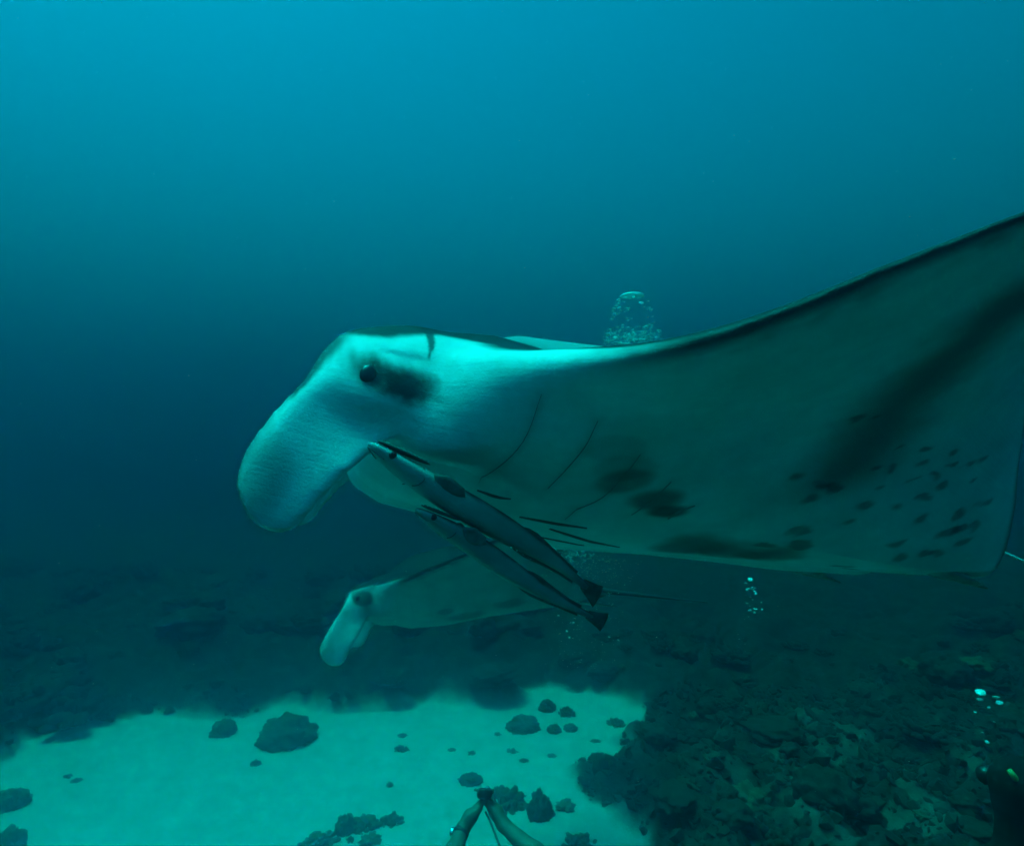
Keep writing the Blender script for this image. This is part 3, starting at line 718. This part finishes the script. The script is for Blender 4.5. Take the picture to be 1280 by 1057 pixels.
def hand(palm, wrist, grip, across, curl):
    """palm, four bent fingers and a thumb closing on the thing held at grip"""
    palm, wrist, grip, across, curl = map(np.array, (palm, wrist, grip, across, curl))
    caps = [(wrist, palm, .027, .033, .02)]
    f = (palm-wrist)/np.linalg.norm(palm-wrist)
    for i, ln in enumerate((.040, .045, .042, .033)):
        kn = palm+f*.030+across*(.026-.0175*i); caps.append((palm+across*(.016-.011*i), kn, .017, .0115, .012))
        to = grip-kn; to = to/np.linalg.norm(to)
        d1 = f*.75+to*.35+curl*.30; d1 /= np.linalg.norm(d1); j1 = kn+d1*ln
        d2 = to*.8+curl*.55-f*.05; d2 /= np.linalg.norm(d2); j2 = j1+d2*ln*.72
        d3 = curl*.75+to*.35-f*.35; d3 /= np.linalg.norm(d3); j3 = j2+d3*ln*.55
        caps += [(kn, j1, .0105, .0095, .004), (j1, j2, .0095, .0085, .003), (j2, j3, .0085, .007, .003)]
    b0 = wrist+f*.022+across*.020; b1 = palm+across*.046+f*.010; to = grip-b1; to = to/np.linalg.norm(to)
    b2 = b1+(to*.7+f*.5)*.036; b3 = b2+(to*.9+f*.1)*.026
    caps += [(b0, b1, .016, .0125, .012), (b1, b2, .0115, .0105, .004), (b2, b3, .0105, .008, .003)]
    return caps
# --- photographer below the lens, arms raised to a small camera
cam_at = V3(606, 998, 2.80)
person = empty('person', tuple(V3(642, 1190, 2.40)-np.array([0, .1, 1.25])))
tag(person, 'diver with bare forearms and a wristwatch holding up a small camera', 'person')
bpy.context.view_layer.update()
eR, eL = V3(692, 1088, 2.60), V3(560, 1086, 2.58); sR, sL = V3(707, 1192, 2.45), V3(578, 1192, 2.45)
wR, wL = V3(629, 1030, 2.77), V3(577, 1038, 2.75); pR, pL = V3(620, 1014, 2.80), V3(588, 1020, 2.78)
neck = V3(642, 1178, 2.42); hd = V3(642, 1128, 2.40); pel = (sR+sL)/2+np.array([0, -.16, -.52])
hips = [pel+np.array([.09*s, 0, -.03]) for s in (1, -1)]; knee = [h_+np.array([.04*s, .10, -.42]) for h_, s in zip(hips, (1, -1))]; foot = [k_+np.array([.02*s, -.32, -.20]) for k_, s in zip(knee, (1, -1))]
chest = (sR+sL)/2+np.array([0, -.02, -.16])
lx = np.array([1., 0, 0]); away = np.array([0, 1., 0]); upv = np.array([0, 0, 1.])
skin_caps = [(pel, chest, .125, .145, .05), (chest, neck, .13, .06, .05), (sR, chest, .06, .10, .05), (sL, chest, .06, .10, .05), (neck, hd-upv*.03, .055, .06, .02),
    (hd-upv*.02, hd+upv*.035, .078, .088, .03), (hd-upv*.055+away*.03, hd-upv*.02+away*.05, .05, .05, .03), (hd+away*.088-upv*.005, hd+away*.112-upv*.03, .010, .015, .012),
    (hd+lx*.083-upv*.01, hd+lx*.088-upv*.04, .016, .012, .008), (hd-lx*.083-upv*.01, hd-lx*.088-upv*.04, .016, .012, .008)]
for s_, e_, w_ in ((sR, eR, wR), (sL, eL, wL)):
    skin_caps += [(s_, e_, .055, .042, .03), (e_, mixv(e_, w_, .35), .041, .043, .02), (mixv(e_, w_, .35), w_, .043, .027, .02)]
for h_, k_, f_ in zip(hips, knee, foot):
    skin_caps += [(h_, k_, .085, .058, .05), (k_, f_, .055, .038, .03), (f_, f_+np.array([0, -.13, -.05]), .035, .03, .03)]
dirR = (pR-wR)/np.linalg.norm(pR-wR); dirL = (pL-wL)/np.linalg.norm(pL-wL)
toward = -away*.55+upv*.25
skin_caps += hand(pR, wR, cam_at+lx*.015, -lx*.75+upv*.55, -lx*.5+away*.35)
skin_caps += hand(pL, wL, cam_at-lx*.012, lx*.75+upv*.5, lx*.5+away*.35)
body_part('body', skin_caps, .0062, SKIN, person)
suit_caps = [(pel, chest, .137, .157, .05), (chest, mixv(chest, neck, .75), .142, .07, .05), (sR, chest, .07, .11, .05), (sL, chest, .07, .11, .05)]
for s_, e_ in ((sR, eR), (sL, eL)): suit_caps.append((s_, mixv(s_, e_, .55), .066, .057, .03))
for h_, k_, f_ in zip(hips, knee, foot): suit_caps += [(h_, k_, .096, .068, .05), (k_, f_, .065, .047, .03)]
body_part('wetsuit', suit_caps, .013, SUIT, person)
body_part('hair', [(hd+upv*.02-away*.02, hd+upv*.045, .094, .092, .03), (hd-away*.04-upv*.03, hd-away*.03+upv*.02, .075, .085, .03)], .010, plain_mat('dark_hair', (.02, .014, .01), .6, .4, 60, .4), person)
mk = body_part('dive_mask', [(hd+away*.085-lx*.05+upv*.02, hd+away*.085+lx*.05+upv*.02, .032, .032, .02)], .008, RUBBER, person)
for k_, f_ in zip(knee, foot):
    d_ = np.array([0, -.42, -.16]); v_, fc_ = tube([f_, f_+d_*.4, f_+d_*.8, f_+d_], [.05, .075, .10, .09], 12)
    v_ = [(p.x, p.y, float(f_[2])+(p.z-float(f_[2]))*.55+.04) for p in v_]
    o = mesh_obj('swim_fin', v_, fc_, RUBBER, person); o.matrix_parent_inverse = person.matrix_world.inverted()
# wristwatch on the western wrist
axis = Vector(wL-eL).normalized(); wp = Vector(mixv(eL, wL, .93))
rot_w = axis.to_track_quat('Z', 'Y').to_matrix().to_4x4(); rot_w.translation = wp
watch = empty('wristwatch'); watch.parent = person; watch.matrix_parent_inverse = person.matrix_world.inverted(); watch.matrix_basis = rot_w
ring_v = []; ring_f = []; N_ = 28
for i in range(N_):
    a_ = 2*math.pi*i/N_
    for r_, z_ in ((.0285, -.012), (.034, -.011), (.034, .011), (.0285, .012)): ring_v.append((r_*math.cos(a_), r_*math.sin(a_), z_))
for i in range(N_):
    for k in range(4): ring_f.append((i*4+k, i*4+(k+1) % 4, ((i+1) % N_)*4+(k+1) % 4, ((i+1) % N_)*4+k))
mesh_obj('watch_strap', ring_v, ring_f, RUBBER, watch)
for nm_, r_, hh, of, mt in (('watch_case', .021, .012, .036, STEEL), ('watch_face', .016, .003, .0435, GLASS_DARK)):
    bm = bmesh.new(); bmesh.ops.create_cone(bm, cap_ends=True, segments=24, radius1=r_, radius2=r_*.92, depth=hh)
    o = bm_obj(nm_, bm, mt, watch, smooth=False); o.rotation_euler = (0, math.pi/2, 0); o.location = (of, 0, 0)
# the camera in the hands
actcam = empty('action_camera', tuple(cam_at+np.array([0, 0, .022]))); actcam.rotation_euler = (.35, .25, .3)
tag(actcam, 'small black underwater camera gripped in the diver\'s raised hands', 'camera')
def rounded_box(name, size, bev, mat, parent, loc=(0, 0, 0)):
    bm = bmesh.new(); bmesh.ops.create_cube(bm, size=1); bmesh.ops.scale(bm, vec=size, verts=bm.verts)
    bmesh.ops.bevel(bm, geom=bm.edges[:], offset=bev, segments=3, affect='EDGES'); o = bm_obj(name, bm, mat, parent); o.location = loc; return o
rounded_box('camera_body', (.062, .028, .044), .006, RUBBER, actcam)
def disc_part(name, r, d, mat, loc, parent):
    bm = bmesh.new(); bmesh.ops.create_cone(bm, cap_ends=True, segments=24, radius1=r, radius2=r*.93, depth=d)
    o = bm_obj(name, bm, mat, parent, smooth=False); o.rotation_euler = (-math.pi/2, 0, 0); o.location = loc; return o
lens = disc_part('lens', .014, .012, STEEL, (.014, .019, .006), actcam); disc_part('lens_glass', .011, .003, GLASS_DARK, (0, 0, .0075), lens).rotation_euler = (0, 0, 0)
sb = disc_part('shutter_button', .005, .006, STEEL, (.018, 0, .0245), actcam); sb.rotation_euler = (0, 0, 0)
rounded_box('hand_grip', (.018, .018, .075), .006, RUBBER, actcam, (-.006, -.006, -.052))
st = [cam_at+np.array([.004, -.01, -.05]), V3(612, 1024, 2.74), V3(619, 1042, 2.68), V3(626, 1060, 2.62), V3(634, 1110, 2.52), V3(640, 1180, 2.30)]
v_, f_ = tube([Vector(p) for p in st], [.0048]*len(st), 8); bpy.context.view_layer.update()
o = mesh_obj('strap', v_, f_, RUBBER, actcam); o.matrix_parent_inverse = actcam.matrix_world.inverted()
# --- second diver at the edge of the rubble reef, seen from behind
h2 = V3(1276, 992, 2.30); p2 = empty('person', tuple(h2-np.array([0, 0, 1.6])))
tag(p2, 'diver in a black hooded wetsuit with a yellow green snorkel, beside the rubble reef', 'person')
bpy.context.view_layer.update()
n2_ = h2-upv*.15; c2 = h2-upv*.36-away*.01; q2 = h2-upv*.86-away*.06
caps2 = [(h2-upv*.03, h2+upv*.03, .09, .098, .03), (h2+away*.06-upv*.05, h2+away*.07, .05, .05, .03), (h2+away*.10-upv*.01, h2+away*.118-upv*.035, .01, .015, .01), (h2-upv*.05, n2_, .065, .068, .03), (n2_, c2, .07, .15, .06), (c2, q2, .155, .135, .05)]
for s in (1, -1):
    sh = c2+lx*.20*s+upv*.09; el = sh+np.array([.12*s, .08, -.26]); wr = el+np.array([-.10*s, .22, -.02])
    caps2 += [(c2+upv*.04, sh, .11, .075, .06), (sh, el, .068, .052, .03), (el, wr, .05, .034, .02)]
    caps2 += hand(wr+np.array([-.02*s, .07, 0]), wr, wr+np.array([-.05*s, .16, -.05]), -lx*.6*s+upv*.7, -upv*.6+away*.2)
    hp = q2+lx*.09*s; kn = hp+np.array([.05*s, .04, -.42]); ft = kn+np.array([.02*s, -.30, -.16])
    caps2 += [(hp, kn, .095, .065, .05), (kn, ft, .062, .045, .03)]
body_part('body', caps2, .009, SUIT, p2)
sn = [V3(1261, 961, 2.26), V3(1266, 968, 2.25), V3(1276, 982, 2.25), V3(1290, 1003, 2.28), V3(1300, 1022, 2.36)]
v_, f_ = tube([Vector(p) for p in sn], [.0085, .0105, .0105, .0105, .0105], 12); o = mesh_obj('snorkel', v_, f_, NEON, p2); o.matrix_parent_inverse = p2.matrix_world.inverted()
body_part('dive_mask', [(h2+away*.10-lx*.05+upv*.02, h2+away*.10+lx*.05+upv*.02, .034, .034, .02)], .008, RUBBER, p2)
tk = c2-away*.22-upv*.14; v_, f_ = tube([tk-upv*.30, tk-upv*.27, tk+upv*.2, tk+upv*.25, tk+upv*.28, tk+upv*.34], [.06, .085, .085, .07, .03, .02], 20)
o = mesh_obj('air_tank', v_, f_, RUBBER, p2); o.matrix_parent_inverse = p2.matrix_world.inverted()
hs = [tk+upv*.32, tk+upv*.36+lx*.06, c2+lx*.19+upv*.20-away*.08, c2+lx*.17+upv*.26+away*.08, h2+lx*.07-upv*.06+away*.12]
v_, f_ = tube([Vector(p) for p in hs], [.011]*5, 8); o = mesh_obj('air_hose', v_, f_, RUBBER, p2); o.matrix_parent_inverse = p2.matrix_world.inverted()
# pale striped rod beyond the manta's rear edge
r0, r1 = Vector(at(1246, 686, 2.35)), Vector(at(1345, 731, 2.35)); rod = empty('pointer_rod', r0)
tag(rod, 'thin pale rod with fine stripes beyond the rear edge of the large manta', 'rod')
m_, t_, b_ = new_mat('pale_rod_paint'); wv = t_.nodes.new('ShaderNodeTexWave'); wv.inputs['Scale'].default_value = 45; wv.bands_direction = 'X'
tc = t_.nodes.new('ShaderNodeTexCoord'); t_.links.new(tc.outputs['Object'], wv.inputs['Vector']); cr = t_.nodes.new('ShaderNodeValToRGB'); t_.links.new(wv.outputs[0], cr.inputs[0])
cr.color_ramp.elements[0].color = (.38, .40, .38, 1); cr.color_ramp.elements[1].color = (.9, .9, .88, 1); t_.links.new(cr.outputs[0], b_.inputs['Base Color']); b_.inputs['Roughness'].default_value = .4
rl = r1-r0; v_, f_ = tube([rl*0, rl*.02, rl*.5, rl], [.002, .0042, .0042, .0042], 10); mesh_obj('shaft', v_, f_, m_, rod)
v_, f_ = tube([rl*.93, rl*1.05], [.009, .009], 10); mesh_obj('grip', v_, f_, RUBBER, rod)

# ---------------------------------------------------------------- air bubbles
m, t, b = new_mat('air_bubble')
t.nodes.remove(b); out = t.nodes['Material Output']
tr = t.nodes.new('ShaderNodeBsdfTransparent'); gl = t.nodes.new('ShaderNodeBsdfPrincipled')          # silvery skin of air: white gleam towards the light, clear in the middle
gl.inputs['Base Color'].default_value = (.92, .95, .96, 1); gl.inputs['Roughness'].default_value = .15; gl.inputs['Specular IOR Level'].default_value = 1
lw = t.nodes.new('ShaderNodeLayerWeight'); lw.inputs['Blend'].default_value = .4
mp = t.nodes.new('ShaderNodeMapRange'); mp.inputs[3].default_value = .5; mp.inputs[4].default_value = 1.0; t.links.new(lw.outputs['Facing'], mp.inputs[0])
ms = t.nodes.new('ShaderNodeMixShader'); t.links.new(mp.outputs[0], ms.inputs[0]); t.links.new(tr.outputs[0], ms.inputs[1]); t.links.new(gl.outputs[0], ms.inputs[2]); t.links.new(ms.outputs[0], out.inputs[0])
BUB = m
def bubble_mesh(seed, sub=2):
    bm = bmesh.new(); bmesh.ops.create_icosphere(bm, subdivisions=sub, radius=1); o = Vector((seed, seed*2.3, 0))
    for v in bm.verts:
        d = v.co.normalized(); v.co = d*(1+.22*noise.noise(d*1.6+o)); v.co.z *= .62
        if v.co.z < 0: v.co.z *= .75
    me = bpy.data.meshes.new('bubble'); bm.to_mesh(me); bm.free(); me.shade_smooth(); me.materials.append(BUB); return me
BUBBLES = [bubble_mesh(i) for i in range(6)]
rnd = random.Random(12)
def bubble(p, r, label, group):
    o = bpy.data.objects.new('air_bubble', BUBBLES[rnd.randrange(6)]); C.objects.link(o)
    o.location = p; o.scale = (r*rnd.uniform(.8, 1.4), r*rnd.uniform(.8, 1.4), r*rnd.uniform(.7, 1.1)); o.rotation_euler = (rnd.uniform(-.5, .5), rnd.uniform(-.5, .5), rnd.uniform(0, 6))
    return tag(o, label, 'bubble', group)
small = []                                              # centres and radii of the froth nobody could count
# dome shaped plume rising behind the big manta's back
D = 2.9; PX = D/800
dome_c = Vector(at(791, 408, D))
lab, grp = 'air bubble in the dome shaped plume rising behind the large manta\'s back', 'bubbles of the dome plume'
for i in range(62):                                     # shell of the dome
    a_ = rnd.uniform(0, 2*math.pi); u_ = rnd.uniform(-.35, .97)
    rr = 27*PX*math.sqrt(max(0, 1-max(u_, 0)**2)) if u_ > 0 else 28*PX
    p = dome_c+Vector((rr*math.cos(a_), rr*math.sin(a_), u_*44*PX))
    bubble(p, rnd.uniform(.9, 1.7)*PX*(1.5 if rnd.random() < .15 else 1), lab, grp)
for i in range(96):                                     # dense raft below
    a_ = rnd.uniform(0, 2*math.pi); q_ = math.sqrt(rnd.random())
    p = dome_c+Vector((q_*34*PX*math.cos(a_)-1*PX, q_*30*PX*math.sin(a_), (-12+rnd.triangular(-18, 10, -4))*PX))
    bubble(p, rnd.uniform(1.2, 2.6)*PX, lab, grp)
for i in range(520):
    a_ = rnd.uniform(0, 2*math.pi); q_ = math.sqrt(rnd.random()); small.append((dome_c+Vector((q_*38*PX*math.cos(a_), q_*30*PX*math.sin(a_), (-13+rnd.triangular(-14, 10, -4))*PX)), rnd.uniform(.5, 1.15)*PX))
# big cap of air at the top of the dome
bm = bmesh.new(); bmesh.ops.create_icosphere(bm, subdivisions=4, radius=1)
for v in bm.verts:
    v.co.z = max(v.co.z, 0)*.30-(.05*(1-v.co.x**2-v.co.y**2) if v.co.z <= 0 else 0); v.co *= 1+.04*noise.noise(v.co*2)
bmesh.ops.scale(bm, vec=(15*PX,)*3, verts=bm.verts)
cap = bm_obj('air_bubble', bm, BUB); cap.location = dome_c+Vector((0, 0, 38*PX)); tag(cap, 'wide cap shaped air bubble crowning the dome plume', 'bubble')
# froth drifting past the remora tails, behind them
lab, grp = 'tiny air bubble drifting behind the remoras\' tails', 'bubbles behind the remora tails'
for i in range(46):
    px, py = (rnd.triangular(676, 806, 710), 0); py = 680+(px-676)*.16+abs(rnd.gauss(0, 16)) if i < 34 else rnd.uniform(740, 800)
    dpt = rnd.uniform(2.2, 3.4); bubble(at(px, py, dpt), rnd.uniform(1.0, 1.7)*dpt/800, lab, grp)
for i in range(330):
    px = rnd.triangular(672, 806, 715); py = 680+(px-676)*.16+abs(rnd.gauss(0, 22)); dpt = rnd.uniform(2.2, 3.4); small.append((at(px, py, dpt), rnd.uniform(.6, 1.15)*dpt/800))
for i in range(120):
    dpt = rnd.uniform(2.4, 3.6); small.append((at(rnd.gauss(735, 24), rnd.uniform(740, 835), dpt), rnd.uniform(.55, 1.0)*dpt/800))
lab, grp = 'air bubble in the thin column under the large manta\'s belly blotch', 'bubbles of the thin column'
for i in range(26):
    dpt = rnd.uniform(3.2, 3.5); bubble(at(rnd.gauss(940, 5), rnd.uniform(724, 766), dpt), rnd.uniform(.6, 1.7)*dpt/800, lab, grp)
for i in range(10):
    dpt = rnd.uniform(3.2, 3.5); bubble(at(rnd.gauss(932, 6), rnd.uniform(770, 815), dpt), rnd.uniform(.5, .9)*dpt/800, lab, grp)
bubble(at(938, 724, 3.3), .011, lab, grp)
lab, grp = 'air bubble rising from the hooded diver beside the rubble reef', 'bubbles over the hooded diver'
for px, py, r_ in [(1226, 865, 4.5), (1225, 874, 3.2), (1245, 871, 3.4), (1249, 878, 3.6), (1236, 884, 2), (1219, 890, 1.6), (1234, 927, 2.6), (1228, 915, 1.4), (1243, 902, 1.5)]:
    bubble(at(px, py, 2.7), r_*2.7/800, lab, grp)
lab, grp = 'stray air bubble just above the front edge of the large manta\'s wing', 'stray bubbles over the wing'
for px, py, r_ in [(1079, 347, 1.6), (1085, 344, 1.4), (1064, 341, .9), (1137, 271, 1.0), (1193, 199, 1.6), (826, 433, 2.0), (833, 433, 1.4)]:
    bubble(at(px, py, 2.6), r_*2.6/800, lab, grp)
lab, grp = 'single bubble clinging to the lower remora', 'bubbles on the lower remora'
for px, py, r_ in [(639, 684, 1.4), (646, 688, 1.5), (654, 693, .9), (663, 699, .8)]: bubble(at(px, py, 1.14), r_*1.14/800, lab, grp)
def specks(name, pts, mat, label):
    V = []; Fc = []
    oct_v = [(1, 0, 0), (-1, 0, 0), (0, 1, 0), (0, -1, 0), (0, 0, .7), (0, 0, -.7)]; oct_f = [(0, 2, 4), (2, 1, 4), (1, 3, 4), (3, 0, 4), (2, 0, 5), (1, 2, 5), (3, 1, 5), (0, 3, 5)]
    for p, r_ in pts:
        k = len(V); V += [(p[0]+x*r_, p[1]+y*r_, p[2]+z*r_) for x, y, z in oct_v]; Fc += [tuple(k+q for q in f) for f in oct_f]
    o = mesh_obj(name, V, Fc, mat); o['kind'] = 'stuff'; tag(o, label); return o
specks('bubble_froth', small, BUB, 'fine froth of air bubbles too small to count')
SNOW = plain_mat('plankton_specks', (.6, .6, .55), .8, .3, 50)
specks('drifting_plankton', [(at(rnd.uniform(-40, 1320), rnd.uniform(-20, 1080), d_), rnd.uniform(.0005, .0013)*d_**.7) for d_ in [rnd.uniform(.6, 5) for _ in range(420)]], SNOW, 'pale specks of plankton drifting in the water')
